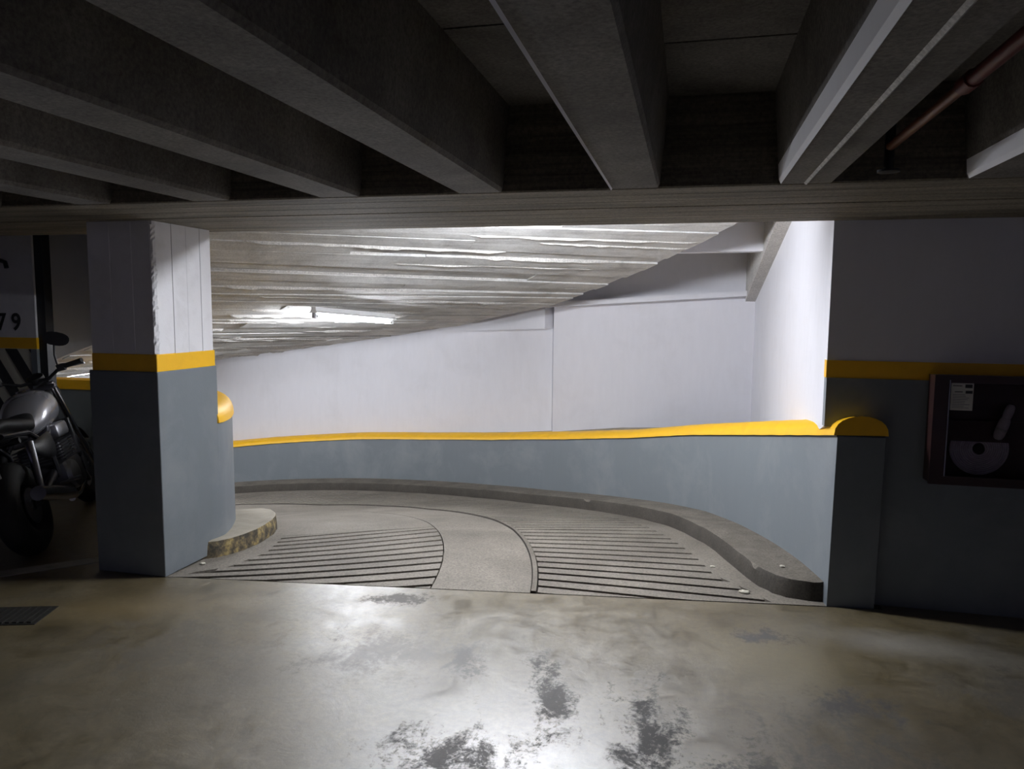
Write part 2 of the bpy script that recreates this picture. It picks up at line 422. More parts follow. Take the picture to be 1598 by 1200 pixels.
# raised ceiling above the gap beside the upper ramp
obj('gap_ceiling', boxm(-3.2, 1.0, YB1, 9.3, 2.76, 2.9), SLABC, ceiling)
# ceiling over the parking bay inside the spiral
obj('bay_ceiling', prism(nb(), [P(2.56, ph) for ph in frange(6, 205, 40)], 2.6, 2.8), JOIST, ceiling)

# ------------------------------------------------------------------ walls (structure)
wr = tag(obj('wall_right', boxm(1.0, 5.2, 4.36, 4.6, 0, 2.6), WHITE), kind='structure')
obj('upper_paint_field', boxm(.740, 5.2, 4.30, 4.36, 1.345, 2.6), WHITE, wr)
obj('yellow_band', boxm(.738, 5.2, 4.295, 4.36, 1.25, 1.345), YELLOW, wr)
obj('grey_dado', extrude_poly(nb(), [(.741, 4.29, .98), (.741, 4.29, 1.25), (5.2, 4.29, 1.25), (5.2, 4.29, 0), (.80, 4.29, 0), (.80, 4.29, .98)], (0, .07, 0)), GREY, wr)
wall_side = tag(obj('wall_side', extrude_poly(nb(), [(.742, 4.315, 2.76), (.742, 9.0, 2.76), (.742, 9.0, -1), (.742, 4.95, -1), (.742, 4.95, .78), (.742, 4.315, .98)], (.25, 0, 0)), WHITE), kind='structure')
wall_back = tag(obj('wall_back', boxm(-1.62, 1.0, 9.0, 9.35, -1.6, 2.76), WHITE), kind='structure')
WF = lambda ph: interp(ph, [30, 42, 62, 70], [7.35, 7.28, 6.90, 6.86])
bm = sweep(nb(), lambda ph: [(WF(ph), -3), (WF(ph)+.3, -3), (WF(ph)+.3, 2.76), (WF(ph), 2.76)], frange(47.2, 205, 76))
wall_far = tag(obj('wall_far', bm, WHITE, smooth=True), kind='structure')
# sloping rims that carry the edge of the upper ramp
ZL = lambda y: 2.30-.195*(y-6.05)
bm = extrude_poly(nb(), [(.632, 4.28, ZL(4.28)), (.632, 9.0, ZL(9.0)), (.632, 9.0, 2.76), (.632, 4.28, 2.76)], (.111, 0, 0))
obj('rim_beam', bm, SLABC, wall_side)
bm = extrude_poly(nb(), [(-1.75, 8.78, 1.635), (.64, 8.78, 1.785), (.64, 8.78, 1.845), (-1.75, 8.78, 1.695)], (0, .24, 0))
obj('rim_beam', bm, WHITE, wall_back)
bm = extrude_poly(nb(), [(-.75, 7.05, 2.14), (.64, 7.05, 2.15), (.64, 7.05, 2.76), (-.75, 7.05, 2.76)], (0, .16, 0))
obj('cross_beam', bm, WHITE, wall_back)
bm = sweep(nb(), lambda ph: [(WF(ph)-.14, interp(ph, [38, 62], [1.42, 1.30])), (WF(ph)+.02, interp(ph, [38, 62], [1.42, 1.30])), (WF(ph)+.02, 2.7), (WF(ph)-.14, 2.7)], frange(47.2, 63, 10))
obj('rim_beam', bm, WHITE, wall_far, smooth=True)
# the rest of the garage, behind the camera and to the sides
tag(obj('wall_rear', boxm(-9.5, 5.2, -5.4, -5.2, 0, 2.6), WHITE), kind='structure')
tag(obj('wall_left', boxm(-9.7, -9.5, -5.4, 4.7, 0, 2.6), WHITE), kind='structure')
tag(obj('wall_end', boxm(5.2, 5.4, -5.4, 4.6, 0, 2.6), WHITE), kind='structure')
# upper drum wall round the parking bay, above the ramp
bm = sweep(nb(), lambda ph: [(2.44, zslab(2.5, ph)+.0), (2.56, zslab(2.5, ph)+.0), (2.56, 2.8), (2.44, 2.8)], frange(16, 205, 60))
tag(obj('wall_drum', bm, WHITE, smooth=True), kind='structure')

# ------------------------------------------------------------------ ramp
fl_ = lambda off: (lambda r, ph: zfloor(r, ph)+off)
PH1 = 150
ramp_o = obj('vehicle_ramp', patch(nb(), RI-.05, RO+.1, 0, PH1, 16, 120, fl_(-.06), fl_(-.28)), RAMPC)
tag(ramp_o, 'brown concrete driveway curving down to the left behind the column, scored with grip grooves', 'ramp')
zb = fl_(-.07)
PHL = 21.5                      # end of the left groove field
R_L0, R_L1, R_RIB, R_F1 = 3.24, 4.40, 5.0, 6.14
lean = lambda r: 5.4*(r-R_L1)/(R_L1-R_L0)
obj('smooth_lane', patch(nb(), R_L1+.008, R_RIB-.02, 0, PH1, 3, 110, fl_(0), zb), RAMPC, ramp_o, True)
rin = lambda ph: interp(ph, [0, 2, 4, 10, 20], [2.83, 2.90, 3.05, 3.19, R_L0-.004])
obj('inner_gutter', sweep(nb(), lambda ph: [(RI-.04, zfloor(RI, ph)-.07), (rin(ph)+.03, zfloor(3, ph)-.07)]+[(RI-.04+(rin(ph)+.03-RI+.04)*q, zfloor(RI-.04+(rin(ph)+.03-RI+.04)*q, ph)) for q in (1, .66, .33, 0)], frange(0, 24, 48)+frange(25, PH1, 80)), RAMPC, ramp_o, True)
obj('smooth_apron', patch(nb(), R_L0, R_L1, lambda r: PHL+lean(r)*.6+.1, PH1, 6, 110, fl_(0), zb), RAMPC, ramp_o, True)
rout = lambda ph: interp(ph, [0, 1.5, 4.5], [6.36, 6.30, R_F1])
obj('outer_gutter', sweep(nb(), lambda ph: [(rout(ph)-.03, zfloor(6.3, ph)-.07), (RO+.02, zfloor(6.3, ph)-.07)]+[(RO+.02+(rout(ph)-.03-RO-.02)*q, zfloor(RO+.02+(rout(ph)-.03-RO-.02)*q, ph)) for q in (0, .5, 1)], frange(0, 12, 24)+frange(12.5, PH1, 120)), RAMPC, ramp_o, True)
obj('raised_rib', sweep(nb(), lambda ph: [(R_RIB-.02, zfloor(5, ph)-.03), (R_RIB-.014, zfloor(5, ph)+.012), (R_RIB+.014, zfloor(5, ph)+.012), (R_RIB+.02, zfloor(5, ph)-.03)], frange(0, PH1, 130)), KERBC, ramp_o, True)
def groove(r, wdt=.038): return math.degrees(wdt/r)/2
n_l = int(PHL/1.9)+4
for k in range(0, 16):
    lo = lambda r, k=k: min(max(0, 1.95*k-1.2+lean(r)+groove(r)), PHL+lean(r)*.6)
    hi = lambda r, k=k: min(max(0, 1.95*(k+1)-1.2+lean(r)-groove(r)), PHL+lean(r)*.6)
    # clip the strip where it has no width
    rs = [r for r in frange(2.85, R_L1, 90) if hi(r)-lo(r) > .02 and r >= rin(hi(r))]
    if len(rs) < 3: continue
    obj('grip_strip', patch(nb(), rs[0], rs[-1], lo, hi, 8, 1, fl_(0), zb), RAMPC, ramp_o)
tw = lambda r: -2.2*(r-5)/1.15
for k in range(-1, 74):
    st = 1.42
    gw = .035
    lo = lambda r, k=k: max(0, st*k+tw(r)+groove(r, gw)); hi = lambda r, k=k: max(0, st*(k+1)+tw(r)-groove(r, gw))
    rs = [r for r in frange(R_RIB+.022, 6.34, 90) if hi(r)-lo(r) > .02 and r <= rout(hi(r))+.004]
    if len(rs) < 3: continue
    obj('grip_strip', patch(nb(), rs[0], rs[-1], lo, hi, 6, 1, fl_(0), zb), RAMPC, ramp_o)

# ------------------------------------------------------------------ outer parapet
par = empty('ramp_parapet', (*P(6.7, 2), 0), 'long curved grey guard wall with rounded yellow top along the outer side of the ramp', 'parapet')
def part(name, bm, m, parent, smooth=False):
    """link a part given in world coordinates under a parent that has its own origin"""
    o = obj(name, bm, m, parent, smooth)
    mw = Matrix.Translation(parent.location) @ parent.rotation_euler.to_matrix().to_4x4()
    o.data.transform(mw.inverted()); return o
ph_all = frange(0, 140, 112)
part('wall_body', sweep(nb(), lambda ph: [(RO, zfloor(RO, ph)-.2), (6.86, zfloor(RO, ph)-.2), (6.87, ztop(ph)), (RO+.012, ztop(ph))], ph_all), GREY, par, True)
def capprof(ph):
    z = ztop(ph); r0, r1 = RO-.006, 6.885; h = interp(ph, [0, 12, 30], [.105, .10, .08]); n = 12; L = []
    jig = .004*math.sin(ph*2.3)+.003*math.sin(ph*5.1)
    for i in range(n+1):
        t = math.pi*i/n; L.append(((r0+r1)/2-math.cos(t)*(r1-r0)/2, z+jig*.3+.004+h*math.sin(t)**.8))
    return L
part('yellow_cap', sweep(nb(), capprof, ph_all), YELLOW, par, True)
part('mortar_joint', sweep(nb(), lambda ph: [(RO+.008, ztop(ph)-.006), (6.868, ztop(ph)-.006), (6.868, ztop(ph)+.006), (RO+.008, ztop(ph)+.006)], ph_all), INK, par, True)
part('dusty_ledge', sweep(nb(), lambda ph: [(6.86, ztop(ph)-.1), (interp(ph, [1, 8, 20], [6.95, 7.3, 7.6]), ztop(ph)-.1), (interp(ph, [1, 8, 20], [6.95, 7.3, 7.6]), ztop(ph)+.055), (6.86, ztop(ph)+.05)], frange(2.2, 75, 60)), LEDGEC, par, True)

# ------------------------------------------------------------------ inner parapet behind the column
ip = empty('inner_parapet', (*P(2.8, 14), 0), 'short curved grey guard wall with rounded yellow top running back from the column', 'parapet')
ir = lambda ph: interp(ph, [8, 9, 11, 15, 20, 26, 40], [2.896, 2.914, 2.945, 2.94, 2.922, 2.909, 2.89])
zi = lambda ph: interp(ph, [8, 25, 80], [.85, .82, .80])
part('wall_body', sweep(nb(), lambda ph: [(2.64, -1.2 if ph > 40 else -.3), (ir(ph), -1.2 if ph > 40 else -.3), (ir(ph)-.004, zi(ph)), (2.645, zi(ph))], frange(8.2, 130, 120)), GREY, ip, True)
def icap(ph):
    z = zi(ph); h = .13*interp(ph, [8.5, 11, 30, 60], [.85, 1, 1, .75]); L = [(2.627, z+.003), (2.627, z+h*.97), (2.65, z+h)]
    for i in range(9):
        t = math.pi/2+math.pi/2*i/8; L.append((ir(ph)-.13-math.cos(t)*.138, z+.003+h*math.sin(t)**.8))
    return L
part('yellow_cap', sweep(nb(), icap, frange(10.2, 130, 80)), YELLOW, ip, True)

# ------------------------------------------------------------------ kerbs
KH = .11
def kr(ph): return interp(ph, [.6, 1.0, 1.6, 2.6, 4, 6.5, 12], [6.545, 6.43, 6.37, 6.325, 6.30, 6.285, 6.30])
def kprof(ph):
    z = zfloor(6.4, ph); r = kr(ph); n = .004*math.sin(ph*7)+.003*math.sin(ph*17)
    return [(r+n, z-.03), (r+n+.004, z+KH-.022), (r+.018, z+KH-.002), (r+.05, z+KH), (RO+.004, z+KH+.004), (RO+.004, z-.03)]
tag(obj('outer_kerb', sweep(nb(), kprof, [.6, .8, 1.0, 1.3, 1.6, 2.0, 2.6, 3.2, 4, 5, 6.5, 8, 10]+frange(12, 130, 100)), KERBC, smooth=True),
    'long narrow concrete kerb with blunt dark end along the foot of the curved outer wall', 'kerb')
nose = [(-3.085, 3.96), (-3.0, 4.02), (-2.935, 4.085), (-2.895, 4.17), (-2.873, 4.30), (-2.872, 4.45), (-2.90, 4.62), (-2.955, 4.80), (-3.04, 4.98), (-3.16, 5.17), (-3.36, 5.43), (-3.6, 5.66), (-3.9, 5.4), (-3.6, 4.95), (-3.2, 4.5), (-3.1, 4.1)]
def zxy(off):
    def g(x, y):
        ph = math.degrees(math.atan2(y-CY, x-CX))-8; return zfloor(math.hypot(x-CX, y-CY), max(0, ph))+off
    return g
bm = nb(); NN = len(nose)
cen = Vector((sum(p[0] for p in nose)/NN, sum(p[1] for p in nose)/NN))
def inset(p, d):
    v = Vector(p)-cen; return tuple(cen+v*(1-d/v.length))
dens = []
for i in range(NN):
    a, b_ = Vector(nose[i]), Vector(nose[(i+1) % NN])
    for k in range(4): dens.append(tuple(a.lerp(b_, k/4)))
rings = []
for d, off in ((0.0, -.04), (0.0, .04), (.006, .085), (.016, .105), (.04, .112)):
    ring = []
    for i, p in enumerate(dens):
        j = (.007*math.sin(i*2.7)+.006*math.sin(i*5.3)) if 0 < off < .1 else 0
        q = inset(p, d+max(0, j)); ring.append(bm.verts.new((*q, zxy(off)(*q))))
    rings.append(ring)
for a, b_ in zip(rings, rings[1:]):
    for k in range(len(dens)): bm.faces.new((a[k], a[(k+1) % len(dens)], b_[(k+1) % len(dens)], b_[k]))
bm.faces.new(rings[0][::-1]); bm.faces.new(rings[-1])
NOSEC, nnt, nbs = mat('worn_kerb_concrete')
pn = pos(nnt); nn = noise(nnt, pn, 14, 10, .7); g_ = nd(nnt, 'ShaderNodeNewGeometry'); sx = nd(nnt, 'ShaderNodeSeparateXYZ'); nnt.links.new(g_.outputs['Normal'], sx.inputs[0])
side = math_(nnt, 'LESS_THAN', sx.outputs['Z'], .6)
worn = ramp(nnt, nn, [(.40, (0.05, 0.045, 0.035)), (.52, (.16, .125, .07)), (.6, (.36, .27, .10)), (.68, (.42, .36, .22))])
topc = ramp(nnt, noise(nnt, pn, 5, 8, .6), [(.3, (.25, .225, .175)), (.7, (.36, .325, .265))])
nnt.links.new(mix(nnt, side, topc, worn), nbs.inputs['Base Color']); nbs.inputs['Roughness'].default_value = .8
bump(nnt, nbs, nn, .5, .02)
tag(obj('inner_kerb', bm, NOSEC, smooth=True), 'low rounded concrete kerb nose with chipped yellow edge at the foot of the column', 'kerb')

# ------------------------------------------------------------------ upper ramp slab with board marks
up = obj('upper_ramp_slab', patch(nb(), 2.5, RO, -1, 140, 10, 110, lambda r, p: zslab(r, p)+.22, lambda r, p: zslab(r, p)+.012), BOARDM)
tag(up, 'rough board-marked concrete underside of the ramp above, sloping down to the left', 'ceiling slab')
rnd = random.Random(3)
fin = nb(); ph = -1.0
lines = []
while ph < 128:
    step = rnd.choice([1.5, 1.9, 2.3, 2.6]); ph2 = ph+step
    skew0, skew1 = rnd.uniform(-.5, .5), rnd.uniform(-.5, .5)
    lines.append((ph, ph2)); ph = ph2
sk = [(rnd.uniform(-.6, .6), rnd.uniform(-.45, .45)) for _ in range(len(lines)+1)]
def ln_(i):
    base = lines[i][0] if i < len(lines) else lines[-1][1]
    a, b_ = sk[i]
    return lambda r: base+a*(RO-r)/4.1*1.5+b_*(r-2.5)/4.1
for i in range(len(lines)):
    lo, hi = ln_(i), ln_(i+1)
    cuts = [2.5, rnd.uniform(3.3, 5.9), RO]
    if rnd.random() < .3: cuts = [2.5, RO]
    for a, b_ in zip(cuts, cuts[1:]):
        o1 = rnd.uniform(-.013, .011); tl = rnd.uniform(-.005, .005)
        zt = lambda r, p: zslab(r, p)+.03
        def zbm(r, p, lo=lo, hi=hi, o1=o1, tl=tl):
            s = (p-lo(r))/max(.01, hi(r)-lo(r)); return zslab(r, p)+o1+tl*(s-.5)*2
        obj('formwork_board', patch(nb(), a, b_-.004, lambda r: lo(r)+.01, lambda r: hi(r)-.01, 6, 1, zt, zbm), BOARDM, up)
    # hardened grout fins along part of the joint
    for _ in range(rnd.choice([1, 2, 2, 3])):
        a = rnd.uniform(2.5, 5.8); b_ = min(RO, a+rnd.uniform(.3, 2.6)); h0 = rnd.uniform(.008, .03); rg = []
        n = 14
        for q in range(n+1):
            r = a+(b_-a)*q/n; p = lo(r); hh = h0*(.5+.6*rnd.random())*(1 if 0 < q < n else .2); wd = math.degrees(.007/r)
            z = zslab(r, p)+.01
            rg.append([fin.verts.new((*P(r, p-wd), z)), fin.verts.new((*P(r, p), z-.01-hh)), fin.verts.new((*P(r, p+wd), z))])
        for s, t in zip(rg, rg[1:]):
            fin.faces.new((s[0], s[1], t[1], t[0])); fin.faces.new((s[1], s[2], t[2], t[1])); fin.faces.new((s[2], s[0], t[0], t[2]))
tag(obj('grout_fins', fin, SLABC, up), kind='stuff')

# ------------------------------------------------------------------ tube lights
def tube_light(loc, rot, strength, label, length=1.15, group='fluorescent tube lights', col=(0.90, 0.93, 1.0)):
    t = empty('tube_light', loc, label, 'light', rot, group)
    L = length/2
    bm = nb(); extrude_poly(bm, [(-L, -.03, 0), (-L, .03, 0), (-L, .034, -.034), (-L, .060, -.052), (-L, .060, -.056), (-L, -.060, -.056), (-L, -.060, -.052), (-L, -.034, -.034)], (2*L, 0, 0))
    obj('housing', bm, LAMPW, t)
    for s in (-1, 1):
        bm = box(nb(), s*(L-.012)-.012, s*(L-.012)+.012, -.02, .02, -.105, -.05, .004); obj('tube_holder', bm, STEEL if s < 0 else LAMPW, t)
    bm = lathe(nb(), [(.006, -L+.02), (.019, -L+.022), (.019, L-.022), (.006, L-.02)], (0, 0, -.082), (1, 0, 0), 14)
    obj('tube', bm, emitter('tube_glow', strength, col), t, True)
    for s in (-1, 1):
        bm = lathe(nb(), [(.0195, s*(L-.05)), (.0195, s*(L-.021))], (0, 0, -.082), (1, 0, 0), 14); obj('end_cap', bm, STEEL, t, True)
    return t
def along(p, q): v = Vector(q)-Vector(p); return (0, -math.asin(v.z/v.length), math.atan2(v.y, v.x))
pa, pb = (-3.36, 6.20, 1.618), (-2.985, 7.17, 1.55)
mid = tuple((a+b_)/2 for a, b_ in zip(pa, pb))
tube_light(mid, along(pa, pb), TUBE_SEEN, 'glowing white fluorescent tube on the sloping board-marked ceiling', (Vector(pb)-Vector(pa)).length)
tube_light((-1.0, 4.42, 2.25), (0, 0, R_(0)), TUBE_BEAM, 'fluorescent tube fixed behind the edge beam above the ramp mouth')
tube_light((*P(4.2, 97), zslab(4.2, 97)-.02), (0, 0, R_(100)), TUBE_DOWN, 'fluorescent tube further down the ramp behind the column')
tube_light((-5.8, -2.6, 2.088), (0, 0, R_(90)), TUBE_GARAGE, 'fluorescent tube on the garage ceiling behind and left of the camera', col=(.58, .58, 1.0))
tube_light((2.9, -3.4, 2.088), (0, 0, R_(90)), TUBE_GARAGE, 'fluorescent tube on the garage ceiling behind and right of the camera', col=(.58, .58, 1.0))

# ------------------------------------------------------------------ concrete column at the ramp mouth
cx0, cx1, cy0, cy1 = -3.43, -2.99, 3.666, 4.20
col_o = empty('concrete_column', ((cx0+cx1)/2, (cy0+cy1)/2, 0), 'square column left of the ramp mouth, white above a yellow band and grey below', 'column')
pl = [(cx0, cy0)]
for x in (cx0+.15, cx0+.30): pl += [(x-.004, cy0), (x, cy0+.003), (x+.004, cy0)]
pl += [(cx1-.022, cy0), (cx1-.006, cy0+.008), (cx1, cy0+.025)]
for k, y in enumerate((cy0+.16, cy0+.29, cy0+.42)):
    pl += [(cx1+.002*(k % 2), y-.003), (cx1-.003, y), (cx1+.002*((k+1) % 2), y+.003)]
pl += [(cx1, cy1-.01), (cx1-.01, cy1), (cx0, cy1)]
part('upper_shaft', prism(nb(), pl, 1.325, 2.10), WHITE_COL, col_o)
bm = nb(); rr = random.Random(11); prev = None
for k in range(49):
    z = 1.33+.74*k/48; a = rr.uniform(.002, .006)+(.008 if rr.random() < .15 else 0); c = rr.uniform(.004, .010)+(.014 if rr.random() < .12 else 0); d = rr.uniform(-.003, .004)
    cur = [bm.verts.new((cx1-.006-a, cy0+.004, z)), bm.verts.new((cx1-.006-a*.7, cy0-.002, z)), bm.verts.new((cx1-.002-d, cy0+.006+d, z)), bm.verts.new((cx1+.003, cy0+.018+c*.7, z)), bm.verts.new((cx1-.003, cy0+.018+c, z))]
    if prev:
        for q in range(4): bm.faces.new((prev[q], prev[q+1], cur[q+1], cur[q]))
    prev = cur
part('chipped_corner', bm, WHITE_COL, col_o)
part('yellow_band', box(nb(), cx0-.004, cx1+.004, cy0-.004, cy1+.004, 1.222, 1.328, .006), YELLOW, col_o)
part('lower_shaft', box(nb(), cx0-.022, cx1+.010, cy0-.010, cy1+.010, 0, 1.226, .006), GREY, col_o)

# ------------------------------------------------------------------ column with bay number 79
c2 = empty('numbered_column', (-5.85, 5.42, 0), 'far column behind the motorcycle marked 79 with black and cream hazard stripes', 'column')
fx0, fx1, fy0, fy1 = -6.25, -5.42, 5.19, 5.25
part('upper_shaft', boxm(fx0, fx1, fy0, fy1, 1.33, 2.6), WHITE_COL, c2)
part('yellow_band', boxm(fx0-.004, fx1+.004, fy0-.004, fy1+.004, 1.235, 1.33), YELLOW, c2)
part('lower_shaft', boxm(fx0-.01, fx1+.002, fy0-.004, fy1+.004, 0, 1.235), CREAM, c2)
for k in range(7):
    xs = fx0-.5+k*.25
    pts = [(xs, 1.232), (xs+.125, 1.232), (xs+.125+.42, .62), (xs+.42, .62)]
    # clip to the face
    out = []
    def clip(pts, ax, lim, keep_less):
        res = []
        for i in range(len(pts)):
            a, b_ = pts[i], pts[(i+1) % len(pts)]
            ia = (a[0] <= lim) if keep_less else (a[0] >= lim); ib = (b_[0] <= lim) if keep_less else (b_[0] >= lim)
            if ia: res.append(a)
            if ia != ib:
                t = (lim-a[0])/(b_[0]-a[0]); res.append((lim, a[1]+t*(b_[1]-a[1])))
        return res
    pts = clip(clip(pts, 0, fx1-.055, True), 0, fx0, False)
    if len(pts) < 3: continue
    part('hazard_stripe', extrude_poly(nb(), [(x, fy0-.008, z) for x, z in pts], (0, .005, 0)), INK, c2)
part('dark_strip', boxm(fx1-.005, fx1+.085, fy0+.02, fy1+.04, .6, 2.6), BLACK, c2)  # black upright strip along the right edge of the column
part('corner_stripe', boxm(fx1-.055, fx1+.004, fy0-.008, fy1+.004, .62, 1.232), GREY, c2)
def text(body, size, loc, rot, m, parent, name, sx=1.0):
    cu = bpy.data.curves.new(name, 'FONT'); cu.body = body; cu.size = size; cu.extrude = .0015; cu.offset = .004
    to = bpy.data.objects.new(name, cu); COL.objects.link(to)
    dg = bpy.context.evaluated_depsgraph_get(); me = bpy.data.meshes.new_from_object(to.evaluated_get(dg))
    bpy.data.objects.remove(to)
    mtx = Matrix.Translation(loc) @ Matrix.Rotation(rot[2], 4, 'Z') @ Matrix.Rotation(rot[1], 4, 'Y') @ Matrix.Rotation(rot[0], 4, 'X') @ Matrix.Diagonal((sx, 1, 1, 1))
    me.transform(mtx)
    me.materials.clear(); me.materials.append(m)
    o = bpy.data.objects.new(name, me); COL.objects.link(o); o.parent = parent
    if parent:
        mw = Matrix.Translation(parent.location) @ parent.rotation_euler.to_matrix().to_4x4(); me.transform(mw.inverted())
    return o
text('7', .205, (-5.825, fy0-.003, 1.395), (R_(90), 0, 0), INK, c2, 'number_seven')
text('9', .205, (-5.67, fy0-.003, 1.395), (R_(90), 0, 0), INK, c2, 'number_nine')
part('conduit', tube(nb(), [(-6.2, fy0-.03, 1.985), (-5.72, fy0-.03, 1.985), (-5.67, fy0-.03, 1.97), (-5.655, fy0-.03, 1.92)], .018, 8), BLACK, c2, True)

# ------------------------------------------------------------------ pipes under the ceiling
pp = empty('ceiling_pipe', (.676, 2.7, 2.19), 'rusty red pipe slung beside a joist on the right of the ceiling', 'pipe', group='pipes under the ceiling')
part('pipe_run', tube(nb(), [(.676, 2.15, 2.19), (.676, -5.1, 2.19)], .019, 12), PIPERED, pp, True)
part('bare_section', tube(nb(), [(.676, 2.92, 2.19), (.676, 2.18, 2.19)], .016, 12), PIPEORANGE, pp, True)
part('coupling', tube(nb(), [(.676, 2.20, 2.19), (.676, 2.13, 2.19)], .024, 12), PIPERED, pp, True)
part('drop_leg', tube(nb(), [(.676, 2.93, 2.44), (.676, 2.93, 2.11)], .017, 10), BLACK, pp, True)
part('foot_flange', lathe(nb(), [(.017, 0), (.038, .002), (.038, .010), (.017, .012)], (.676, 2.93, 2.10), (0, 0, 1), 16), BLACK, pp, True)
pq = empty('ceiling_pipe', (-3.4, 2.68, 2.08), 'red pipe in a dark clamp under the joists at far left', 'pipe', group='pipes under the ceiling')
part('pipe_run', tube(nb(), [(-7.5, 2.68, 2.086), (-3.06, 2.68, 2.058)], .034, 12), PIPERED, pq, True)
part('clamp', tube(nb(), [(-3.14, 2.68, 2.06), (-3.08, 2.68, 2.06)], .044, 14), BLACK, pq, True)
part('hanger', boxm(-3.125, -3.095, 2.665, 2.695, 2.06, 2.20), BLACK, pq)

# ------------------------------------------------------------------ drain cover
dc = empty('drain_cover', (-3.36, 2.98, 0), 'dark square drain cover set in the floor at lower left', 'drain cover', (0, 0, R_(18)))
obj('frame', boxm(-.17, .17, -.115, .115, 0, .004), IRON, dc)
for k in range(9):
    obj('bar', boxm(-.155+k*.035, -.155+k*.035+.02, -.1, .1, .004, .010), IRON, dc)

# ------------------------------------------------------------------ hose cabinet on the right wall
fy = 4.19
hc = empty('hose_cabinet', (1.62, 4.285, .72), 'dark fire hose cabinet with glass door hung on the wall at far right', 'cabinet')
X0, X1, Z0, Z1 = 1.245, 1.95, .725, 1.285
bm = nb()
box(bm, X0, X1, 4.268, 4.284, Z0, Z1); box(bm, X0, X0+.016, fy, 4.268, Z0, Z1); box(bm, X1-.016, X1, fy, 4.268, Z0, Z1)
box(bm, X0+.016, X1-.016, fy, 4.268, Z0, Z0+.016); box(bm, X0+.016, X1-.016, fy, 4.268, Z1-.016, Z1)
part('body', bm, CABINET, hc)
bm = nb()
box(bm, X0-.005, X0+.062, fy-.02, fy-.002, Z0-.005, Z1+.005); box(bm, X1-.062, X1+.005, fy-.02, fy-.002, Z0-.005, Z1+.005)
box(bm, X0+.062, X1-.062, fy-.02, fy-.002, Z0-.005, Z0+.04); box(bm, X0+.062, X1-.062, fy-.02, fy-.002, Z1-.035, Z1+.005)
door = part('door', bm, CABINET, hc)
def sub(name, bm, m, parent_part, root, smooth=False):
    o = part(name, bm, m, root, smooth); o.parent = parent_part; return o
sub('glass_pane', boxm(X0+.062, X1-.062, fy-.013, fy-.009, Z0+.04, Z1-.035), GLASS, door, hc)
sub('bead', boxm(X0+.062, X0+.067, fy-.026, fy-.014, Z0+.04, Z1-.02), STEEL, door, hc)
lab = sub('label', boxm(1.318, 1.421, fy-.0165, fy-.0135, 1.11, 1.252), PAPER, door, hc); lab['label'] = 'white printed instruction label'
bm = nb()
box(bm, 1.382, 1.415, fy-.0175, fy-.0164, 1.226, 1.244); box(bm, 1.385, 1.417, fy-.0175, fy-.0164, 1.197, 1.212)
box(bm, 1.325, 1.368, fy-.0175, fy-.0164, 1.234, 1.238); box(bm, 1.335, 1.372, fy-.0175, fy-.0164, 1.203, 1.207)
o = part('print', bm, INK, hc); o.parent = door
bm = nb()
for k in range(9):
    box(bm, 1.327, 1.327+random.Random(k).uniform(.05, .082), fy-.0175, fy-.0164, 1.122+k*.0085, 1.1245+k*.0085)
o = part('print', bm, GREYINK, hc); o.parent = door
part('hose_rack', boxm(1.30, 1.70, 4.237, 4.241, .942, 1.05), CABINET, hc)
part('shelf', boxm(X0+.016, X1-.016, 4.262, 4.268, .942, .962), CABINET, hc)
# rolled hose and nozzle inside
hr = empty('fire_hose', (1.49, 4.23, .905), 'pale flat hose rolled into a disc inside the wall cabinet', 'hose')
prof = []
for k in range(11):
    r = .030+.0100*k; prof += [(r, -.011), (r+.005, -.015), (r+.0095, -.011)]
prof += [(.137, .006), (.03, .006)]
bm = nb(); seg = 40; rings = []
for r, d in prof: rings.append([bm.verts.new((1.49+r*math.cos(2*math.pi*k/seg), 4.258+d, .905+r*math.sin(2*math.pi*k/seg))) for k in range(seg)])
rings.append(rings[0])
for a, b_ in zip(rings, rings[1:]):
    for k in range(seg): bm.faces.new((a[k], a[(k+1) % seg], b_[(k+1) % seg], b_[k]))
part('rolled_coil', bm, HOSE, hr, True)
part('core', lathe(nb(), [(.012, -.018), (.026, -.014), (.026, .006)], (1.49, 4.258, .90), (0, 1, 0), 20), BLACK, hr, True)
hn = empty('hose_nozzle', (1.62, 4.23, .97), 'pale hose nozzle leaning on the shelf inside the wall cabinet', 'nozzle')
AXN = Vector((.30, 0, .954)); NB = Vector((1.555, 4.207, .962))
part('barrel', lathe(nb(), [(.008, 0), (.020, .008), (.0255, .028), (.026, .06), (.0265, .085), (.024, .105), (.019, .118)], NB, AXN, 20), HOSE, hn, True)
part('tip', lathe(nb(), [(.019, 0), (.021, .012), (.022, .04), (.019, .06), (.012, .072)], NB+AXN*.118, AXN, 20), HOSE, hn, True)
part('coupling_ring', lathe(nb(), [(.0245, 0), (.027, .004), (.027, .012), (.0245, .016)], NB+AXN*.045, AXN, 20), STEEL, hn, True)

# ------------------------------------------------------------------ litter on the ramp
for i, (x, y, s, lb) in enumerate([(.36, 4.30, .020, 'pale crumb of litter on the ramp close to the end of the outer kerb'),
                             (.20, 4.78, .013, 'pale crumb of litter on the ramp beside the middle of the kerb bend'),
                             (.585, 4.50, .012, 'pale crumb of litter lying on top of the outer kerb'),
                             (-2.93, 3.93, .014, 'pale crumb of litter on the floor under the chipped kerb nose')]):
    z = zxy(0)(x, y)+(KH+.004 if i == 2 else 0)
    bm = nb(); bmesh.ops.create_icosphere(bm, subdivisions=2, radius=s)
    for v in bm.verts: v.co = Vector((v.co.x*1.5, v.co.y, v.co.z*.5))*(1+.25*math.sin(v.co.x*300+i)*math.cos(v.co.y*260)); v.co.z += s*.42
    o = tag(obj('litter_scrap', bm, SCRAP), lb, 'litter', 'crumbs of litter around the ramp'); o.location = (x, y, z)

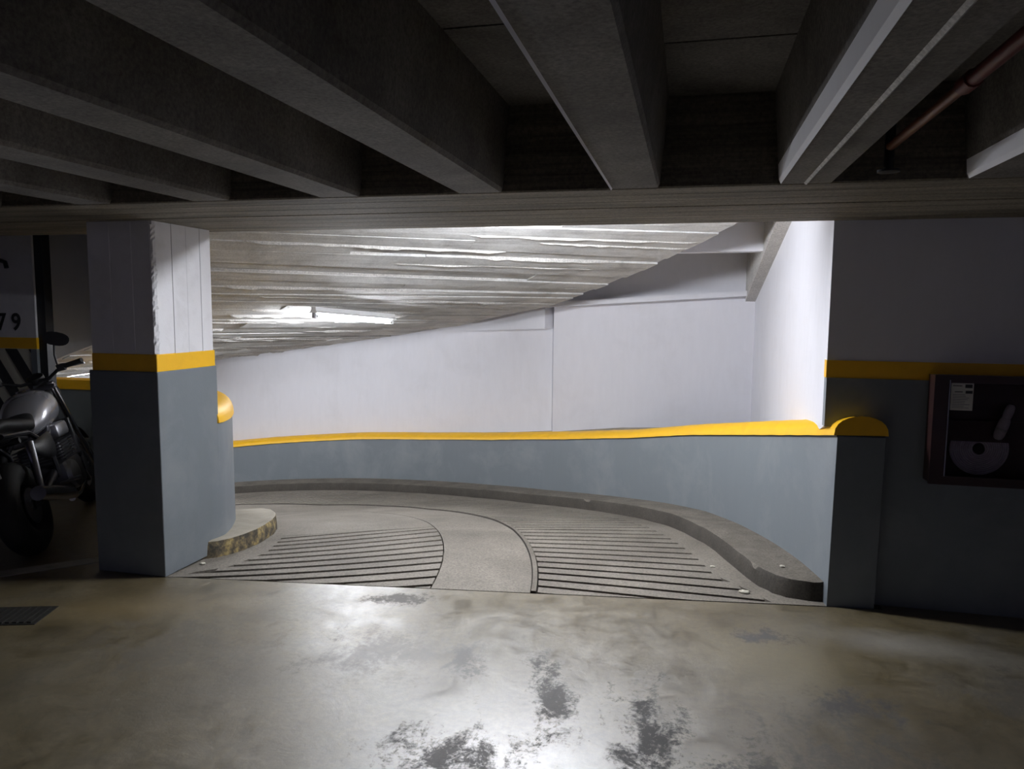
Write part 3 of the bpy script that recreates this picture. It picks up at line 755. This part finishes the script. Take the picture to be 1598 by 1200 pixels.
# ------------------------------------------------------------------ motorcycle (local: x forward, y left, z up, origin under the rear axle)
def motorcycle():
    rear = Vector((-4.06, 3.82)); front = Vector((-4.76, 5.02)); d = (front-rear)
    mc = empty('motorcycle', (rear.x, rear.y, 0), 'black naked motorcycle with silver fuel tank parked left of the column', 'motorcycle', (R_(-16), 0, math.atan2(d.y, d.x)))
    WB = d.length
    def wheel(nm, x, r, wdt):
        bm = nb(); n = 40
        rings = []
        for k in range(n):
            a = 2*math.pi*k/n; ring = []
            for j in range(12):
                t = 2*math.pi*j/12
                rr = r-wdt*.55+wdt*.55*math.cos(t); yy = wdt*.5*math.sin(t)
                ring.append(bm.verts.new((x+rr*math.cos(a), yy, r+rr*math.sin(a))))
            rings.append(ring)
        for k in range(n):
            for j in range(12): bm.faces.new((rings[k][j], rings[k][(j+1) % 12], rings[(k+1) % n][(j+1) % 12], rings[(k+1) % n][j]))
        ty = obj(nm, bm, RUBBER, mc, True)
        ri = r-wdt*.95
        bm = nb(); tube(bm, [(x+ri*math.cos(2*math.pi*k/36), 0, r+ri*math.sin(2*math.pi*k/36)) for k in range(36)], .022, 8, True); obj('rim', bm, STEEL, ty, True)
        bm = nb(); lathe(bm, [(.03, -.08), (.045, -.06), (.045, .06), (.03, .08)], (x, 0, r), (0, 1, 0), 16); obj('hub', bm, GUNMETAL, ty, True)
        bm = nb()
        for k in range(5):
            a = 2*math.pi*k/5+.3; tube(bm, [(x+.03*math.cos(a), 0, r+.03*math.sin(a)), (x+ri*math.cos(a), 0, r+ri*math.sin(a))], [.022, .014], 8)
        obj('spokes', bm, GUNMETAL, ty, True)
        bm = nb(); lathe(bm, [(.06, -.072), (.12, -.072), (.12, -.067), (.06, -.067)], (x, 0, r), (0, 1, 0), 28); obj('brake_disc', bm, STEEL, ty, True)
        return ty
    wheel('rear_wheel', 0, .315, .17); wheel('front_wheel', WB, .31, .12)
    # frame and swingarm
    for s in (-1, 1):
        obj('swingarm', tube(nb(), [(0, s*.105, .315), (.25, s*.10, .36), (.5, s*.09, .42)], [.022, .026, .03], 10), GUNMETAL, mc, True)
        obj('frame_rail', tube(nb(), [(-.16, s*.10, .80), (.22, s*.12, .76), (.48, s*.13, .62), (.50, s*.12, .38)], .017, 8), GUNMETAL, mc, True)
        obj('frame_rail', tube(nb(), [(.48, s*.13, .64), (.75, s*.10, .78), (1.0, s*.04, .92)], .019, 8), GUNMETAL, mc, True)
        obj('shock_absorber', tube(nb(), [(.03, s*.135, .36), (.16, s*.125, .70)], [.02, .03], 10), STEEL, mc, True)
        obj('fork_tube', tube(nb(), [(WB, s*.10, .31), (WB-.16, s*.10, .70), (WB-.29, s*.10, 1.03)], [.028, .026, .021], 10), CHROME, mc, True)
        obj('footpeg', tube(nb(), [(.42, s*.13, .34), (.42, s*.27, .35)], .013, 8), STEEL, mc, True)
        obj('side_panel', loft(nb(), [((.16, s*.125, .66), (.0, .01, 0), (0, 0, .03)), ((.30, s*.15, .62), (0, .02, 0), (0, 0, .085)), ((.46, s*.155, .63), (0, .02, 0), (0, 0, .09)), ((.52, s*.14, .65), (0, .01, 0), (0, 0, .04))], 12), BLACK, mc, True)
    obj('triple_clamp', box(nb(), WB-.315, WB-.255, -.13, .13, .98, 1.015, .008), GUNMETAL, mc)
    obj('front_fender', sweep_local(WB, .31), BLACK, mc, True)
    # tank, seat, tail
    tk = [((.48, 0, .77), .085, .05), ((.53, 0, .80), .125, .10), ((.62, 0, .84), .155, .135), ((.74, 0, .865), .170, .15), ((.86, 0, .87), .165, .14), ((.96, 0, .86), .13, .11), ((1.02, 0, .85), .07, .05)]
    tank = obj('fuel_tank', loft(nb(), [(c, (0, a, 0), (0, 0, b_)) for c, a, b_ in tk], 28, 2.3), SILVER, mc, True)
    obj('filler_cap', lathe(nb(), [(.05, 0), (.045, .012), (.03, .016)], (.80, 0, 1.015), (0, 0, 1), 20), CHROME, tank, True)
    obj('seat', loft(nb(), [((-.22, 0, .86), (0, .09, 0), (0, 0, .035)), ((-.1, 0, .87), (0, .13, 0), (0, 0, .05)), ((.15, 0, .83), (0, .14, 0), (0, 0, .055)), ((.38, 0, .80), (0, .13, 0), (0, 0, .05)), ((.52, 0, .83), (0, .09, 0), (0, 0, .05))], 20, 2.8), SEATM, mc, True)
    obj('tail_cowl', loft(nb(), [((-.36, 0, .83), (0, .05, 0), (0, 0, .025)), ((-.26, 0, .82), (0, .09, 0), (0, 0, .05)), ((.05, 0, .77), (0, .12, 0), (0, 0, .05)), ((.25, 0, .74), (0, .11, 0), (0, 0, .04))], 16, 2.6), BLACK, mc, True)
    obj('tail_light', loft(nb(), [((-.385, 0, .80), (0, .045, 0), (0, 0, .02)), ((-.35, 0, .80), (0, .05, 0), (0, 0, .025))], 12, 3), REDLENS, mc, True)
    # rear fender and licence plate
    obj('rear_fender', loft(nb(), [((-.34, 0, .60), (0, .075, 0), (.008, 0, .004)), ((-.33, 0, .70), (0, .08, 0), (.012, 0, .006)), ((-.26, 0, .78), (0, .085, 0), (.02, 0, .02))], 12, 4), BLACK, mc, True)
    pl = obj('licence_plate', box(nb(), -.372, -.366, -.10, .10, .575, .735, .004), PLATEW, mc); pl['label'] = 'white licence plate'
    bm = nb(); tube(bm, [(-.3745, -.065+.018*math.cos(t), .625+.025*math.sin(t)) for t in [2*math.pi*k/18 for k in range(18)]], .005, 6, True); obj('plate_mark', bm, INK, pl)
    for s in (-1, 1):
        obj('turn_signal', tube(nb(), [(-.28, s*.08, .76), (-.29, s*.17, .76), (-.29, s*.20, .76), (-.29, s*.235, .76)], [.008, .008, .022, .018], 10), BLACK, mc, True)
    # engine
    eng = obj('engine_block', box(nb(), .50, .92, -.17, .17, .24, .48, .04), GUNMETAL, mc, True)
    obj('clutch_cover', lathe(nb(), [(.11, 0), (.10, .03), (.05, .045)], (.62, -.16, .36), (0, -1, 0), 24), STEEL, eng, True)
    obj('cylinder_barrel', box(nb(), .64, .88, -.14, .14, .46, .62, .02), GUNMETAL, eng)
    for k in range(7): obj('cooling_fin', box(nb(), .62, .90, -.16, .16, .475+k*.022, .482+k*.022), GUNMETAL, eng)
    obj('cylinder_head', box(nb(), .63, .89, -.17, .17, .635, .74, .025), STEEL, eng, True)
    for s in (-1, 1):
        obj('exhaust_header', tube(nb(), [(.89, s*.08, .62), (.98, s*.10, .56), (1.0, s*.11, .42), (.93, s*.13, .26), (.72, s*.13, .20), (.4, -.17 if s < 0 else .05, .22)], .02, 10), CHROME, mc, True)
    obj('muffler', tube(nb(), [(.42, -.19, .24), (.30, -.20, .28), (-.05, -.22, .36), (-.30, -.225, .42)], [.025, .045, .05, .045], 16), CHROME, mc, True)
    obj('radiator', box(nb(), 1.01, 1.05, -.15, .15, .45, .74, .008), BLACK, mc)
    # headlight, instruments, bars
    hl = obj('headlight', lathe(nb(), [(.03, -.10), (.075, -.06), (.092, 0), (.095, .03), (.085, .045)], (WB-.14, 0, .94), (1, 0, 0), 24), BLACK, mc, True)
    obj('lens', lathe(nb(), [(.085, 0), (.06, .012), (.01, .018)], (WB-.095, 0, .94), (1, 0, 0), 24), MIRROR, hl, True)
    obj('instrument_pod', lathe(nb(), [(.05, -.03), (.06, -.01), (.06, .02), (.05, .026)], (WB-.24, 0, 1.08), (-.4, 0, .9), 20), BLACK, mc, True)
    hb = obj('handlebar', tube(nb(), [(WB-.40, -.38, 1.13), (WB-.34, -.22, 1.12), (WB-.28, -.10, 1.06), (WB-.28, .10, 1.06), (WB-.34, .22, 1.12), (WB-.40, .38, 1.13)], .013, 10), BLACK, mc, True)
    for s in (-1, 1):
        obj('grip', tube(nb(), [(WB-.352, s*.25, 1.121), (WB-.405, s*.39, 1.13)], .0185, 12), RUBBER, hb, True)
        obj('switch_box', box(nb(), WB-.37, WB-.32, s*.225-.03, s*.225+.03, 1.09, 1.145, .008), BLACK, hb)
        obj('lever', tube(nb(), [(WB-.30, s*.20, 1.115), (WB-.29, s*.28, 1.11), (WB-.335, s*.385, 1.105)], [.009, .008, .007], 8), STEEL, hb, True)
        ms = obj('mirror_stalk', tube(nb(), [(WB-.33, s*.20, 1.13), (WB-.33, s*.205, 1.22), (WB-.35, s*.235, 1.30)], .007, 8), BLACK, mc, True)
        obj('mirror_head', loft(nb(), [((WB-.325, s*.26, 1.335), (0, .045, .012), (0, -.008, .025)), ((WB-.335, s*.26, 1.335), (0, .080, .040), (0, -.024, .044)), ((WB-.36, s*.26, 1.335), (0, .083, .042), (0, -.025, .046))], 20, 2.3), BLACK, ms, True)
        obj('mirror_glass', loft(nb(), [((WB-.3602, s*.26, 1.335), (0, .075, .038), (0, -.022, .040)), ((WB-.362, s*.26, 1.335), (0, .075, .038), (0, -.022, .040))], 20, 2.3), BLACK, ms, True)
    obj('kickstand', tube(nb(), [(.5, .14, .28), (.46, .30, .075)], .012, 8), STEEL, mc, True)
    return mc
def sweep_local(WB, r):
    bm = nb(); rings = []
    for k in range(15):
        a = R_(35+k*9); ring = []
        for j in range(7):
            t = -1+2*j/6; rr = r+.022-.018*t*t; ring.append(bm.verts.new((WB+rr*math.cos(a), t*.07, r+rr*math.sin(a))))
        for j in range(6, -1, -1):
            t = -1+2*j/6; rr = r+.018-.018*t*t; ring.append(bm.verts.new((WB+rr*math.cos(a), t*.068, r+rr*math.sin(a))))
        rings.append(ring)
    n = len(rings[0])
    for a, b_ in zip(rings, rings[1:]):
        for k in range(n): bm.faces.new((a[k], a[(k+1) % n], b_[(k+1) % n], b_[k]))
    bm.faces.new(rings[0][::-1]); bm.faces.new(rings[-1])
    return bm
motorcycle()
